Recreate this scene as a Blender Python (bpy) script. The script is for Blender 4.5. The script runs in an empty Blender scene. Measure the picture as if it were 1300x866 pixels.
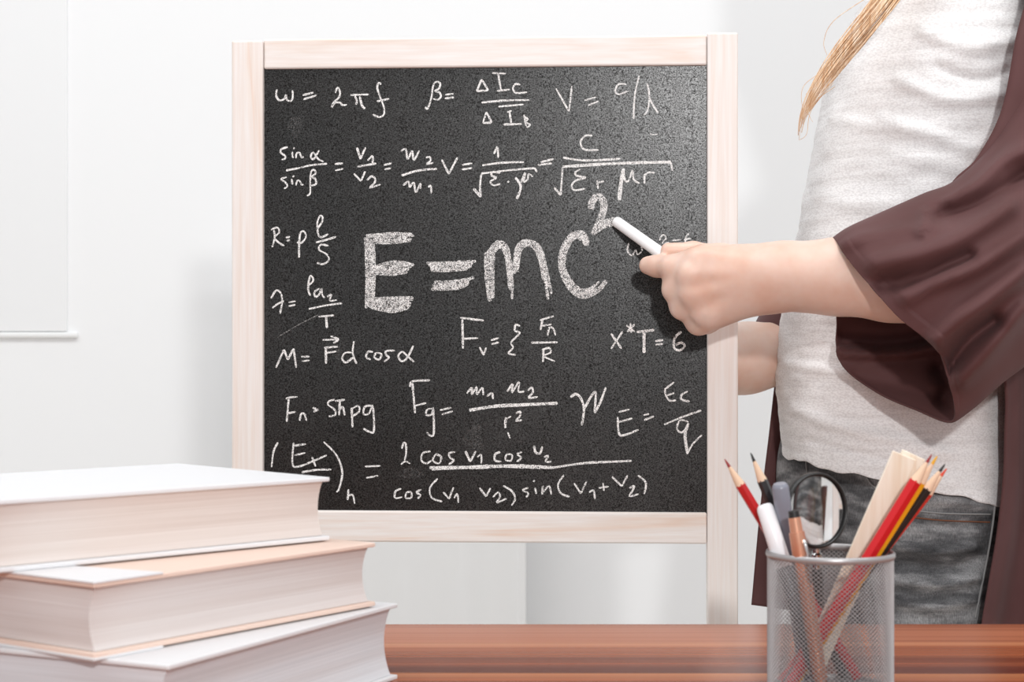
import bpy, bmesh, math, random
import numpy as np
from mathutils import Vector, Matrix, noise as mnoise
from mathutils.bvhtree import BVHTree

S = bpy.context.scene
COL = S.collection
random.seed(4)
F = 2200.0            # focal length in pixels of the 1300 wide frame
CZ = 1.03             # camera height

def lin(c):
    return tuple((v/255/12.92 if v/255 <= .04045 else ((v/255+.055)/1.055)**2.4) for v in c)

# ------------------------------------------------------------------ camera, light, exposure
cam_d = bpy.data.cameras.new('camera'); cam = bpy.data.objects.new('camera', cam_d); COL.objects.link(cam)
cam.location = (0, 0, CZ); cam.rotation_euler = (math.pi/2, 0, 0)
cam_d.sensor_width = 36; cam_d.lens = F/1300*36; cam_d.clip_start = .02
cam_d.dof.use_dof = True; cam_d.dof.focus_distance = 1.76; cam_d.dof.aperture_fstop = 13
S.camera = cam
S.view_settings.view_transform = 'Standard'; S.view_settings.look = 'None'
S.view_settings.exposure = 0.0; S.view_settings.gamma = 1.0
S.view_settings.use_curve_mapping = False

W = bpy.data.worlds.new('daylight'); S.world = W; W.use_nodes = True
_t = W.node_tree; _bg = _t.nodes['Background']
_c = _t.nodes.new('ShaderNodeTexCoord'); _x = _t.nodes.new('ShaderNodeSeparateXYZ'); _r = _t.nodes.new('ShaderNodeValToRGB')
_t.links.new(_c.outputs['Generated'], _x.inputs[0]); _t.links.new(_x.outputs['Z'], _r.inputs[0]); _t.links.new(_r.outputs[0], _bg.inputs[0])
_r.color_ramp.elements[0].position = 0.0; _r.color_ramp.elements[0].color = (.64, .645, .655, 1)
_r.color_ramp.elements[1].position = .75; _r.color_ramp.elements[1].color = (.80, .81, .82, 1)
_bg.inputs[1].default_value = .86

def lamp(name, kind, loc, energy, target=None, size=None, color=(1, 1, 1)):
    d = bpy.data.lights.new(name, kind); d.energy = energy; d.color = color
    if kind == 'AREA': d.shape = 'RECTANGLE'; d.size, d.size_y = size
    else: d.shadow_soft_size = size
    o = bpy.data.objects.new(name, d); COL.objects.link(o); o.location = loc
    if target is not None:
        o.rotation_euler = (Vector(target)-Vector(loc)).to_track_quat('-Z', 'Y').to_euler()
    return o
lamp('camera_flash', 'POINT', (.30, -.9, CZ+.63), 96, size=.06, color=(1, .995, .99))
lamp('wall_fill_light', 'AREA', (.15, 1.05, 3.1), 45, target=(.15, 3.1, .2), size=(4.4, .6))  # added fill light, no fixture in the room, brightens the back wall

# ------------------------------------------------------------------ helpers
def P(px, py, Y):
    return Vector(((px-650)/F*Y, Y, CZ-(py-433)/F*Y))

def empty(name, label, cat, loc, group=None):
    o = bpy.data.objects.new(name, None); COL.objects.link(o)
    o.location = loc; o.empty_display_size = .02
    o['label'] = label; o['category'] = cat
    if group: o['group'] = group
    return o

def obj(name, verts, faces, mat, parent=None, smooth=True, label=None):
    """verts in world coordinates; linked under its thing"""
    me = bpy.data.meshes.new(name)
    off = Vector((0, 0, 0))
    p = parent
    while p is not None:
        off = off + p.location; p = p.parent
    if isinstance(verts, np.ndarray):
        v = verts - np.array(off); v = v.tolist()
    else:
        v = [tuple(Vector(q)-off) for q in verts]
    me.from_pydata(v, [], faces)
    me.update()
    if mat: me.materials.append(mat)
    if smooth: me.polygons.foreach_set('use_smooth', [True]*len(me.polygons))
    o = bpy.data.objects.new(name, me); COL.objects.link(o)
    if parent is not None: o.parent = parent
    if label: o['label'] = label
    return o

def fix_normals(o):
    bm = bmesh.new(); bm.from_mesh(o.data); bmesh.ops.recalc_face_normals(bm, faces=bm.faces)
    bm.to_mesh(o.data); bm.free()

def mod_bevel(o, w, seg=2):
    m = o.modifiers.new('bevel', 'BEVEL'); m.width = w; m.segments = seg; m.limit_method = 'ANGLE'
    o.data.polygons.foreach_set('use_smooth', [False]*len(o.data.polygons))
    return o

def boxv(o, u, v, w, a, b, c):
    """box: origin o, unit axes u,v,w, ranges a,b,c"""
    V = [o + u*a[i] + v*b[j] + w*c[k] for i in (0, 1) for j in (0, 1) for k in (0, 1)]
    Fc = [(0, 1, 3, 2), (4, 6, 7, 5), (0, 4, 5, 1), (2, 3, 7, 6), (0, 2, 6, 4), (1, 5, 7, 3)]
    return V, Fc

X3, Y3, Z3 = Vector((1, 0, 0)), Vector((0, 1, 0)), Vector((0, 0, 1))
def box(name, x, y, z, mat, parent=None, bevel=.002, label=None):
    V, Fc = boxv(Vector(), X3, Y3, Z3, x, y, z)
    o = obj(name, V, Fc, mat, parent, smooth=False, label=label); fix_normals(o)
    if bevel: mod_bevel(o, bevel)
    return o

def cr(pts, n, closed=False):
    """Catmull-Rom through pts (tuples of any length), n samples"""
    A = np.array([tuple(p) for p in pts], float); m = len(A); out = []
    segs = m if closed else m-1
    for i in range(n):
        t = i/(n if closed else n-1)*segs
        k = min(int(t), segs-1); f = t-k
        if closed: p = [A[(k+j-1) % m] for j in range(4)]
        else:
            p = [A[max(k-1, 0)], A[k], A[k+1], A[min(k+2, m-1)]]
        out.append(.5*(2*p[1]+(p[2]-p[0])*f+(2*p[0]-5*p[1]+4*p[2]-p[3])*f*f+(3*p[1]-p[0]-3*p[2]+p[3])*f**3))
    return np.array(out)

def grid_faces(nu, nv, closed=False):
    fs = []
    for i in range(nu-1):
        for j in range(nv if closed else nv-1):
            k = (j+1) % nv
            fs.append((i*nv+j, i*nv+k, (i+1)*nv+k, (i+1)*nv+j))
    return fs

def tube(path, radii, seg=10, cap=True):
    path = [Vector(p) for p in path]; n = len(path)
    V, Fc = [], []
    d0 = (path[1]-path[0]).normalized()
    up = Vector((0, 0, 1)) if abs(d0.z) < .9 else Vector((0, 1, 0))
    a = d0.cross(up).normalized()
    for i in range(n):
        d = (path[min(i+1, n-1)]-path[max(i-1, 0)]).normalized()
        a = (a-d*a.dot(d)).normalized(); b = d.cross(a)
        r = radii[i] if hasattr(radii, '__len__') else radii
        for k in range(seg):
            t = 2*math.pi*k/seg
            V.append(path[i]+(a*math.cos(t)+b*math.sin(t))*r)
    Fc = [tuple(reversed(q)) for q in grid_faces(n, seg, True)]
    if cap:
        Fc.append(tuple(range(seg))); Fc.append(tuple(reversed(range((n-1)*seg, n*seg))))
    return V, Fc

def lathe(a, b, prof, seg=24):
    """profile [(t along a->b in metres, radius)]"""
    a, b = Vector(a), Vector(b); d = (b-a).normalized()
    return tube_prof([a+d*t for t, r in prof], [r for t, r in prof], d, seg)

def tube_prof(path, radii, d, seg):
    up = Vector((0, 0, 1)) if abs(d.z) < .9 else Vector((0, 1, 0))
    x = d.cross(up).normalized(); y = d.cross(x); V = []
    for p, r in zip(path, radii):
        for k in range(seg):
            t = 2*math.pi*k/seg; V.append(p+(x*math.cos(t)+y*math.sin(t))*r)
    n = len(path)
    Fc = grid_faces(n, seg, True)
    Fc.append(tuple(reversed(range(seg)))); Fc.append(tuple(range((n-1)*seg, n*seg)))
    return V, Fc

def sharp(o, ang=40):
    m = o.modifiers.new('edges', 'EDGE_SPLIT'); m.split_angle = math.radians(ang); return o

# ------------------------------------------------------------------ materials
def mat(name, col, rough=.5, spec=.5, metal=0, **kw):
    m = bpy.data.materials.new(name); m.use_nodes = True
    b = m.node_tree.nodes['Principled BSDF']
    b.inputs['Base Color'].default_value = (*lin(col), 1)
    b.inputs['Roughness'].default_value = rough
    b.inputs['Specular IOR Level'].default_value = spec
    b.inputs['Metallic'].default_value = metal
    for k, v in kw.items(): b.inputs[k.replace('_', ' ')].default_value = v
    return m

class NT:
    def __init__(s, m):
        s.t = m.node_tree; s.b = s.t.nodes['Principled BSDF']
        s.out = s.t.nodes['Material Output']
    def n(s, typ, **kw):
        nd = s.t.nodes.new(typ)
        for k, v in kw.items(): setattr(nd, k, v)
        return nd
    def l(s, a, b): s.t.links.new(a, b)
    def coord(s, scale=(1, 1, 1), rot=(0, 0, 0), kind='Object'):
        c = s.n('ShaderNodeTexCoord'); mp = s.n('ShaderNodeMapping')
        mp.inputs['Scale'].default_value = scale; mp.inputs['Rotation'].default_value = rot
        s.l(c.outputs[kind], mp.inputs['Vector']); return mp.outputs[0]
    def noise(s, vec, scale, detail=3, rough=.5, dist=0):
        nd = s.n('ShaderNodeTexNoise'); nd.inputs['Scale'].default_value = scale
        nd.inputs['Detail'].default_value = detail; nd.inputs['Roughness'].default_value = rough
        nd.inputs['Distortion'].default_value = dist
        s.l(vec, nd.inputs['Vector']); return nd.outputs['Fac']
    def ramp(s, fac, stops, interp='LINEAR'):
        r = s.n('ShaderNodeValToRGB'); r.color_ramp.interpolation = interp
        e = r.color_ramp.elements
        while len(e) < len(stops): e.new(.5)
        for i, (p, c) in enumerate(stops):
            e[i].position = p; e[i].color = (*lin(c), 1) if len(c) == 3 else c
        s.l(fac, r.inputs[0]); return r.outputs[0]
    def mix(s, a, b, fac, typ='MIX'):
        m = s.n('ShaderNodeMix', data_type='RGBA', blend_type=typ)
        for sock, v in ((m.inputs[0], fac), (m.inputs[6], a), (m.inputs[7], b)):
            if isinstance(v, (float, int)): sock.default_value = v
            elif isinstance(v, tuple): sock.default_value = (*lin(v), 1)
            else: s.l(v, sock)
        return m.outputs[2]
    def math(s, op, a, b=0.0):
        m = s.n('ShaderNodeMath', operation=op)
        for sock, v in ((m.inputs[0], a), (m.inputs[1], b)):
            if isinstance(v, (float, int)): sock.default_value = v
            else: s.l(v, sock)
        return m.outputs[0]
    def color(s, c): s.l(c, s.b.inputs['Base Color'])
    def bump(s, h, strength=.3, dist=.001, prev=None):
        b = s.n('ShaderNodeBump'); b.inputs['Strength'].default_value = strength
        b.inputs['Distance'].default_value = dist; s.l(h, b.inputs['Height'])
        if prev is not None: s.l(prev, b.inputs['Normal'])
        s.l(b.outputs[0], s.b.inputs['Normal']); return b.outputs[0]

def pine(name, axis):
    m = mat(name, (232, 218, 208), .5, .35); t = NT(m)
    sc = {'z': (26, 26, 1.0), 'x': (1.0, 26, 26)}[axis]
    v = t.coord(sc); f = t.noise(v, 1.6, 3, .55, 1.6)
    f2 = t.noise(t.coord(tuple(q*7 for q in sc)), 1.5, 2)
    c = t.ramp(f, [(.25, (236, 214, 199)), (.40, (240, 231, 225)), (.55, (242, 237, 234)), (.68, (240, 231, 226)), (.78, (236, 214, 199))])
    c = t.mix(c, t.ramp(f2, [(.3, (236, 220, 208)), (.7, (255, 255, 255))]), .35, 'MULTIPLY')
    t.color(c); t.bump(f2, .05, .0005); return m
PINE_Z, PINE_X = pine('pine_upright', 'z'), pine('pine_rail', 'x')

def board_material():
    m = mat('blackboard_paint', (34, 32, 31), .315, .42); t = NT(m)
    v = t.coord()
    dust = t.noise(v, 9, 4, .6); g = t.noise(v, 900, 2, .7)
    c = t.ramp(dust, [(.35, (21, 20, 19)), (.6, (28, 26, 25)), (.8, (42, 40, 39))])
    c = t.mix(c, t.ramp(g, [(.56, (10, 10, 10)), (.72, (120, 118, 117))]), .07, 'ADD')
    t.color(c)
    g2 = t.noise(v, 620, 2, .8)
    t.bump(g2, .2, .00016)
    t.l(t.ramp(t.noise(v, 760, 2, .8), [(.36, (26, 26, 26)), (.64, (250, 250, 250))]), t.b.inputs['Specular IOR Level'])
    return m
BOARD = board_material()

def chalk_material(name, density, col=(248, 246, 244)):
    m = mat(name, col, .9, .1); t = NT(m)
    v = t.coord(); g = t.noise(v, 1150, 2, .6); g2 = t.noise(v, 260, 2, .6)
    s = t.math('ADD', t.math('MULTIPLY', g, .75), t.math('MULTIPLY', g2, .25))
    a = t.ramp(s, [(.5-density-.07, (0, 0, 0)), (.5-density+.07, (255, 255, 255))])
    t.l(a, t.b.inputs['Alpha']); return m
CHALK_LINE = chalk_material('chalk_line', .05)
CHALK_BROAD = chalk_material('chalk_broad', -.005)
CHALK_FAINT = chalk_material('chalk_faint', -.055, (180, 178, 176))
CHALK_SMEAR = chalk_material('chalk_smear', -.10, (130, 128, 127))

def table_material():
    m = mat('striped_veneer', (165, 98, 68), .27, .38); t = NT(m)
    v2 = t.coord((.7, 130, 1)); f2 = t.noise(v2, 1.4, 3, .6)
    wv = t.noise(t.coord((.5, 7, 1)), 1.3, 3, .6)
    sep = t.n('ShaderNodeSeparateXYZ'); t.l(t.coord(), sep.inputs[0])
    yy = t.math('ADD', sep.outputs['Y'], t.math('MULTIPLY', t.math('SUBTRACT', wv, .5), .035))
    ff = t.math('PINGPONG', t.math('DIVIDE', t.math('SUBTRACT', yy, .532-.342), .342), 1.0)
    c = t.ramp(ff, [(0, (150, 86, 58)), (.08, (196, 128, 92)), (.16, (120, 62, 42)), (.25, (184, 112, 76)), (.30, (212, 146, 104)), (.325, (206, 140, 100)), (.34, (112, 54, 38)),
                    (.40, (118, 60, 44)), (.44, (164, 94, 64)), (.50, (128, 66, 44)), (.54, (172, 102, 68)), (.66, (186, 112, 76)), (.70, (224, 160, 122)), (.73, (206, 138, 108)), (.9, (202, 136, 108)), (1, (182, 116, 88))])
    c = t.mix(c, t.ramp(f2, [(.36, (160, 138, 126)), (.6, (255, 255, 255))]), .45, 'MULTIPLY')
    c = t.mix(c, (236, 216, 200), 1.0, 'MULTIPLY')
    t.color(c); t.bump(f2, .03, .0003); return m
TABLE = table_material()

def pages_material(name, c0, c1):
    m = mat(name, c0, .85, .15); t = NT(m)
    f = t.noise(t.coord((3, 3, 700)), 1.5, 3, .6); g = t.noise(t.coord((2, 2, 60)), 1.2, 2)
    c = t.mix(t.ramp(f, [(.3, c1), (.7, c0)]), t.ramp(g, [(.35, (232, 224, 220)), (.65, (255, 255, 255))]), .6, 'MULTIPLY')
    t.color(c); t.bump(f, .25, .0006); return m
PAGES_CREAM = pages_material('pages_cream', (231, 223, 219), (219, 209, 203))
PAGES_PALE = pages_material('pages_pale', (229, 225, 224), (216, 209, 207))
PAGES_GREY = pages_material('pages_grey', (231, 234, 239), (214, 217, 222))

def paper_cover(name, c):
    m = mat(name, c, .55, .3); t = NT(m); f = t.noise(t.coord(), 300, 3)
    t.bump(f, .05, .0004); return m
COVER_WHITE = paper_cover('cover_white', (226, 226, 228))
COVER_PEACH = paper_cover('cover_peach', (233, 208, 194))

def wall_material():
    m = mat('white_plaster', (247, 248, 249), .9, .1); t = NT(m)
    t.bump(t.noise(t.coord(), 60, 3), .04, .001); return m
WALL = wall_material()

def floor_material():
    m = mat('pale_floorboards', (206, 196, 186), .5, .3); t = NT(m)
    f = t.noise(t.coord((1, 14, 1)), 1.6, 3)
    t.color(t.ramp(f, [(.3, (190, 178, 166)), (.7, (216, 208, 200))])); return m
FLOOR = floor_material()

def skin_material():
    m = mat('skin', (228, 182, 157), .46, .5); t = NT(m)
    f = t.noise(t.coord(), 28, 3, .55); f2 = t.noise(t.coord(), 420, 2)
    t.color(t.ramp(f, [(.3, (225, 184, 164)), (.55, (231, 199, 183)), (.75, (234, 208, 195))]))
    t.b.inputs['Subsurface Weight'].default_value = .2
    t.b.inputs['Subsurface Radius'].default_value = (.012, .005, .003)
    t.b.inputs['Subsurface Scale'].default_value = .5
    t.bump(f2, .05, .0005); return m
SKIN = skin_material()

def knit_material():
    m = mat('white_slub_knit', (238, 236, 236), .9, .1); t = NT(m)
    st = t.n('ShaderNodeTexVoronoi'); st.inputs['Scale'].default_value = 430
    t.l(t.coord((1, .6, 1.5)), st.inputs['Vector'])
    slub = t.noise(t.coord((5, 5, 85)), 1.3, 4, .6)
    c = t.mix(t.ramp(st.outputs['Distance'], [(.35, (249, 248, 248)), (.80, (230, 228, 228))]),
              t.ramp(slub, [(.34, (236, 234, 233)), (.58, (255, 255, 255))]), .7, 'MULTIPLY')
    t.color(c)
    n1 = t.bump(slub, .30, .0022)
    t.bump(st.outputs['Distance'], .22, .0008, prev=n1)
    return m
KNIT = knit_material()

def cardigan_material():
    m = mat('plum_brown_crepe', (92, 62, 62), .66, .18); t = NT(m)
    f = t.noise(t.coord(), 900, 2); g = t.noise(t.coord(), 14, 3)
    t.color(t.ramp(g, [(.3, (88, 57, 56)), (.7, (99, 67, 67))]))
    t.b.inputs['Sheen Weight'].default_value = .04
    t.bump(f, .12, .0005); return m
CARDI = cardigan_material()

def denim_material():
    m = mat('washed_black_denim', (60, 60, 63), .85, .2); t = NT(m)
    w = t.noise(t.coord((6, 6, 22)), 1.8, 4, .6); tw = t.noise(t.coord((900, 900, 260)), 1, 2, .7)
    c = t.ramp(w, [(.34, (64, 64, 66)), (.5, (116, 116, 118)), (.62, (172, 172, 173))])
    c = t.mix(c, t.ramp(tw, [(.3, (150, 150, 152)), (.7, (255, 255, 255))]), .75, 'MULTIPLY')
    t.color(c)
    n1 = t.bump(t.noise(t.coord((7, 7, 30)), 1.6, 3), .5, .006)
    t.bump(tw, .3, .0006, prev=n1); return m
DENIM = denim_material()
THREAD = mat('pale_thread', (150, 150, 150), .8)
THREAD_O = mat('rust_thread', (120, 76, 54), .8)

def hair_material():
    m = mat('blond_hair', (214, 168, 122), .42, .5); t = NT(m)
    oi = t.noise(t.coord((300, 300, 20)), 1, 2)
    t.color(t.ramp(oi, [(.3, (206, 156, 112)), (.5, (230, 194, 156)), (.7, (244, 222, 198))]))
    return m
HAIR = hair_material()
CHALK_STICK = mat('chalk_stick_white', (247, 246, 246), .85, .1)
METAL = mat('grey_mesh_metal', (176, 174, 175), .38, .5, .55)
CHROME = mat('bright_metal', (215, 215, 215), .18, .5, 1.0)
BLACKP = mat('black_plastic', (32, 31, 31), .3, .5)
LEATHER = mat('shoe_leather', (60, 48, 44), .5)

# ------------------------------------------------------------------ setting
def structure(o): o['kind'] = 'structure'; return o
WY = 3.15
structure(box('floor', (-3, 3.2), (-.6, WY+.1), (-.06, 0), FLOOR, bevel=0))
structure(box('wall_back', (-3, 3.2), (WY, WY+.1), (0, 2.9), WALL, bevel=0))
structure(box('baseboard_back', (-3, 3.2), (WY-.016, WY), (0, .1), mat('white_trim_paint', (244, 244, 244), .5), bevel=.003))
# window reveal at the far left: frame, frosted pane and sill
WT = mat('white_window_paint', (243, 244, 244), .45)
WP = mat('frosted_white_pane', (243, 244, 245), .5)
wa, wb = P(-260, 270, WY), P(86, 421, WY)
win = box('window_1', (wa.x-.03, wb.x), (WY-.006, WY+.001), (wb.z, wa.z+.7), WP, bevel=.002); structure(win)
structure(box('trim_1', (wa.x-.06, wb.x+.02), (WY-.010, WY), (wb.z-.012, wb.z-.001), WT, bevel=.004))

# curtain panel behind the board, its right edge shows below the board
cur = empty('curtain', 'white curtain panel with soft folds hanging behind the chalkboard', 'curtain', P(480, 760, 3.02)*1)
cur.location.z = 0.02
nu, nv = 150, 4; CV = []
x0, x1 = P(312, 0, 3.02).x, P(668, 0, 3.02).x
for i in range(nu):
    s = i/(nu-1); x = x0+(x1-x0)*s
    y = 3.03+.011*math.sin(s*26+.8*math.sin(s*9))*(0.35+.65*abs(math.sin(s*5)))-.012*math.exp(-((1-s)/.02)**2)
    for j in range(nv): CV.append((x, y, .02+(CZ+.17-.02)*j/(nv-1)))
c = obj('curtain_panel', CV, grid_faces(nu, nv), mat('white_curtain', (247, 248, 248), .95, .05), cur)
sm = c.modifiers.new('thick', 'SOLIDIFY'); sm.thickness = .004
V, Fc = tube([(x0-.02, 3.03, CZ+.18), (x1+.02, 3.03, CZ+.18)], .010, 12)
obj('curtain_rod', V, Fc, CHROME, cur)

# ------------------------------------------------------------------ table
TZ = CZ-.25; TE = 1.532
tb = empty('table', 'reddish brown striped wood table in the foreground under the books and pencil cup', 'table', (.1, 1.0, 0))
box('tabletop', (-1.0, 1.15), (.62, TE), (TZ-.032, TZ), TABLE, tb, bevel=.0025)
LEGM = mat('dark_table_leg', (92, 60, 46), .5)
for lx in (-.93, 1.08):
    for ly in (.69, TE-.07):
        box('leg', (lx-.028, lx+.028), (ly-.028, ly+.028), (0, TZ-.032), LEGM, tb, bevel=.003)
box('apron', (-.9, 1.05), (TE-.085, TE-.065), (TZ-.11, TZ-.032), LEGM, tb, bevel=.002)

# ------------------------------------------------------------------ chalkboard easel
BL, BR = P(294, 433, 1.784), P(937, 433, 1.756)
BU = (BR-BL).normalized(); BN = Vector((BU.y, -BU.x, 0)).normalized()   # BN points to the camera
if BN.y > 0: BN = -BN
BO = BL.copy()
def Bp(px, py, off=0.0):
    """where the view ray of a pixel meets the board front (off metres towards the camera)"""
    d = Vector(((px-650)/F, 1, -(py-433)/F)); c0 = Vector((0, 0, CZ))
    t = (BO+BN*off-c0).dot(BN)/d.dot(BN)
    return c0+d*t
def bu(px, py=433): return (Bp(px, py)-BO).dot(BU)
zt, zb_ = Bp(937, 41).z, Bp(937, 691).z
ez = empty('chalkboard', 'black chalkboard easel in pale pine frame covered with white chalk formulas', 'chalkboard', BO+BU*bu(616)+Vector((0, 0, -BO.z)))
W_all = (BR-BL).length
pl = bu(334); pr = bu(897.5)
def bbox(name, a, c, dep, m, bev=.0018, label=None):
    V, Fc = boxv(Vector((BO.x, BO.y, 0)), BU, BN, Z3, a, dep, c)
    o = obj(name, V, Fc, m, ez, smooth=False, label=label); fix_normals(o)
    if bev: mod_bevel(o, bev)
    return o
bbox('post', (0, pl-.0004), (0.012, zt-.0035), (-.022, 0), PINE_Z)
bbox('post', (pr+.0004, W_all), (0.012, zt), (-.022, 0), PINE_Z)
z87, z650, z689 = Bp(640, 84).z, Bp(640, 650).z, Bp(700, 690).z
bbox('top_rail', (pl, pr), (z87, Bp(640, 46).z), (-.020, -.0035), PINE_X)
bbox('bottom_rail', (pl, pr), (z689, z650), (-.020, -.0025), PINE_X)
bbox('board_panel', (pl-.002, pr+.002), (z650-.004, z87+.004), (-.016, -.008), BOARD, 0, label='matte black writing panel')
for a in ((0, pl), (pr, W_all)):
    bbox('foot', (a[0]-.004, a[1]+.004), (0, .03), (-.25, .16), PINE_X)
bbox('lower_rail', (pl, pr), (.16, .2), (-.020, -.004), PINE_X)
CH = -.008+.0004      # chalk lies on the panel
# ---- chalk writing: strokes traced in view coordinates of six close-ups
REG = {'A': (330, 80, 4.483), 'B': (600, 80, 4.333), 'C': (330, 260, 4.124), 'D': (600, 230, 3.607), 'E': (330, 460, 4.331), 'F': (600, 460, 4.33)}
def ribbon(VV, FF, pts, w, off, curve=True):
    n = max(6, int(sum(math.dist(pts[i], pts[i+1]) for i in range(len(pts)-1))/2.2)+2)
    q = cr(pts, n) if curve and len(pts) > 2 else np.array([np.array(pts[0])+(np.array(pts[-1])-np.array(pts[0]))*i/(n-1) for i in range(n)]) if len(pts) == 2 else cr(pts, n)
    base = len(VV); ph = random.random()*9
    for i in range(n):
        a, b = q[max(i-1, 0)], q[min(i+1, n-1)]; d = b-a; L = math.hypot(*d) or 1
        nx, ny = -d[1]/L, d[0]/L
        ww = w*(.5+.05*math.sin(i*.23+ph)+.07*random.uniform(-1, 1))
        if i in (0, n-1): ww *= .6
        for s in (-1, 1):
            VV.append(Bp(q[i][0]+nx*ww*s, q[i][1]+ny*ww*s, off))
    for i in range(n-1):
        k = base+2*i; FF.append((k, k+1, k+3, k+2))
def formula(strokes, label, m=CHALK_LINE, w=2.35):
    VV, FF = [], []
    for st in strokes:
        ox, oy, sc = REG[st[0]]; ww = w*(st[2] if len(st) > 2 else 1)
        pts = [(x/sc+ox, y/sc+oy) for x, y in st[1]]
        if len(pts) == 1: pts = [pts[0], (pts[0][0]+1.5, pts[0][1]+1.5)]
        ribbon(VV, FF, pts, ww, CH+random.uniform(0, .00015))
    o = obj('chalk_formula', VV, FF, m, ez, smooth=False, label=label)
    return o
formula([
 ('A', [(97,150),(92,185),(110,212),(138,205),(148,180),(152,208),(175,216),(187,195),(185,155)]),
 ('A', [(243,183),(305,168)]), ('A', [(247,207),(325,183)]),
 ('A', [(430,170),(442,138),(456,165),(450,195),(420,225),(408,252),(425,228),(455,225),(470,240),(495,237)]),
 ('A', [(515,182),(620,179)]), ('A', [(540,187),(552,215),(546,237)]), ('A', [(568,190),(580,240),(598,260)], 1.2),
 ('A', [(690,122),(676,114),(668,140),(682,190),(705,250),(705,292),(680,308),(642,293)]), ('A', [(665,219),(736,203)]),
], 'chalk formula for angular frequency at the top left')
formula([
 ('A', [(940,250),(955,260),(975,200),(986,130),(1002,108),(1026,115),(1020,143),(997,160),(1020,166),(1030,190),(1013,209),(985,203)]),
 ('A', [(1055,181),(1102,175)]), ('A', [(1052,202),(1106,195)]),
], 'chalk beta and equals sign near the top centre')
formula([
 ('B', [(50,90),(22,155)]), ('B', [(22,155),(86,150)]), ('B', [(86,150),(50,90)]),
 ('B', [(108,55),(182,58)]), ('B', [(140,60),(156,147)]), ('B', [(135,153),(205,146)]),
 ('B', [(262,120),(235,116),(222,140),(240,165),(300,160)]),
 ('B', [(48,218),(180,206),(312,204)]), ('B', [(142,240),(280,228)]),
 ('B', [(76,270),(56,330)]), ('B', [(56,330),(106,328)]), ('B', [(106,328),(76,270)]),
 ('B', [(190,270),(215,262)]), ('B', [(202,264),(212,330)]), ('B', [(168,338),(272,336)]),
 ('B', [(283,285),(296,350)]), ('B', [(280,296),(304,308),(290,324),(317,340),(298,355)]),
], 'chalk formula for current gain near the top centre')
formula([
 ('B', [(458,140),(530,266)]), ('B', [(530,266),(546,128)]), ('B', [(615,206),(678,188)]), ('B', [(636,233),(692,210)]),
 ('B', [(846,118),(805,116),(785,150),(800,172),(856,155)]), ('B', [(916,68),(892,180),(885,308)]),
 ('B', [(960,110),(972,180),(962,260),(940,288)]), ('B', [(966,178),(992,232),(1022,277)]),
 ('B', [(975,388),(992,394),(1016,392)], .7),
], 'faint chalk formula at the top right', CHALK_LINE, 2.1)
formula([
 ('A', [(158,478),(122,490),(118,510),(145,530),(140,546),(123,549)]), ('A', [(185,505),(185,530),(191,541)]), ('A', [(190,482)]),
 ('A', [(205,542),(208,515),(226,511),(236,538),(248,530)]), ('A', [(337,497),(312,540),(296,547),(290,526),(305,510),(330,545),(362,562)]),
 ('A', [(148,612),(220,598),(290,582),(382,573)]),
 ('A', [(152,650),(120,660),(145,680),(156,700),(138,715)]), ('A', [(180,660),(186,692)]), ('A', [(187,642)]),
 ('A', [(205,697),(211,672),(226,670),(236,692),(248,692)]),
 ('A', [(268,756),(286,740),(286,680),(291,620),(310,608),(316,630),(296,648),(316,660),(318,690),(290,697)]),
 ('A', [(425,575),(472,571)]), ('A', [(428,612),(474,602)]),
 ('A', [(552,480),(572,547)], 1.2), ('A', [(572,547),(601,480)]), ('A', [(612,556),(641,530),(641,577)]),
 ('A', [(555,590),(662,572)]), ('A', [(535,630),(575,672)]), ('A', [(575,672),(599,617)]),
 ('A', [(610,667),(635,645),(656,660),(650,685),(625,710),(686,691)]),
 ('A', [(705,581),(749,570)]), ('A', [(706,606),(746,598)]),
 ('A', [(803,502),(830,490),(841,547),(866,500),(876,552),(907,498)]), ('A', [(945,540),(965,534),(971,555),(948,576),(987,568)]),
 ('A', [(806,641),(880,617),(950,606),(1008,603)], 1.2),
 ('A', [(815,697),(845,675),(852,706),(876,680),(886,737),(914,686),(912,716)]), ('A', [(958,708),(972,698),(976,744)]),
], 'chalk refraction formula on the left of the second row')
formula([
 ('A', [(1035,550),(1075,632)], 1.2), ('A', [(1075,632),(1124,538)]), ('A', [(1150,580),(1208,571)]), ('A', [(1150,606),(1208,598)]),
 ('B', [(118,500),(136,463),(141,522)]), ('B', [(53,563),(160,549),(282,545)]),
 ('B', [(375,546),(446,528)]), ('B', [(358,561),(436,552)]),
 ('B', [(5,690),(45,737)], 1.4), ('B', [(45,737),(41,680),(48,610)]), ('B', [(48,608),(200,590),(345,578)]), ('B', [(340,576),(355,600)]),
 ('B', [(152,605),(110,600),(105,620),(130,632),(98,652),(115,673),(152,665)]), ('B', [(193,650)]),
 ('B', [(235,630),(262,668),(262,700),(243,748)], 1.4), ('B', [(262,668),(290,602),(281,652),(302,640),(308,612),(332,625)]),
 ('B', [(658,400),(620,400),(594,435),(614,475),(692,479)]),
 ('B', [(498,521),(620,536),(812,527)], 1.1), ('B', [(495,571),(700,557),(900,549),(1092,545)], 1.5), ('B', [(1090,545),(1099,592)]),
 ('B', [(448,684),(484,727)], 1.3), ('B', [(484,727),(490,650),(495,571)]),
 ('B', [(592,585),(566,600),(572,620),(622,631),(570,645),(545,675),(562,700),(622,690)]), ('B', [(685,645),(690,692)]), ('B', [(690,657),(722,650)]),
 ('B', [(830,580),(816,660),(806,757)], 1.8), ('B', [(830,585),(836,640),(856,650),(880,590),(886,640),(918,662)]),
 ('B', [(945,610),(945,662)]), ('B', [(945,622),(966,602),(1002,605)]),
], 'chalk wave speed formula on the right of the second row')
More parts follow.
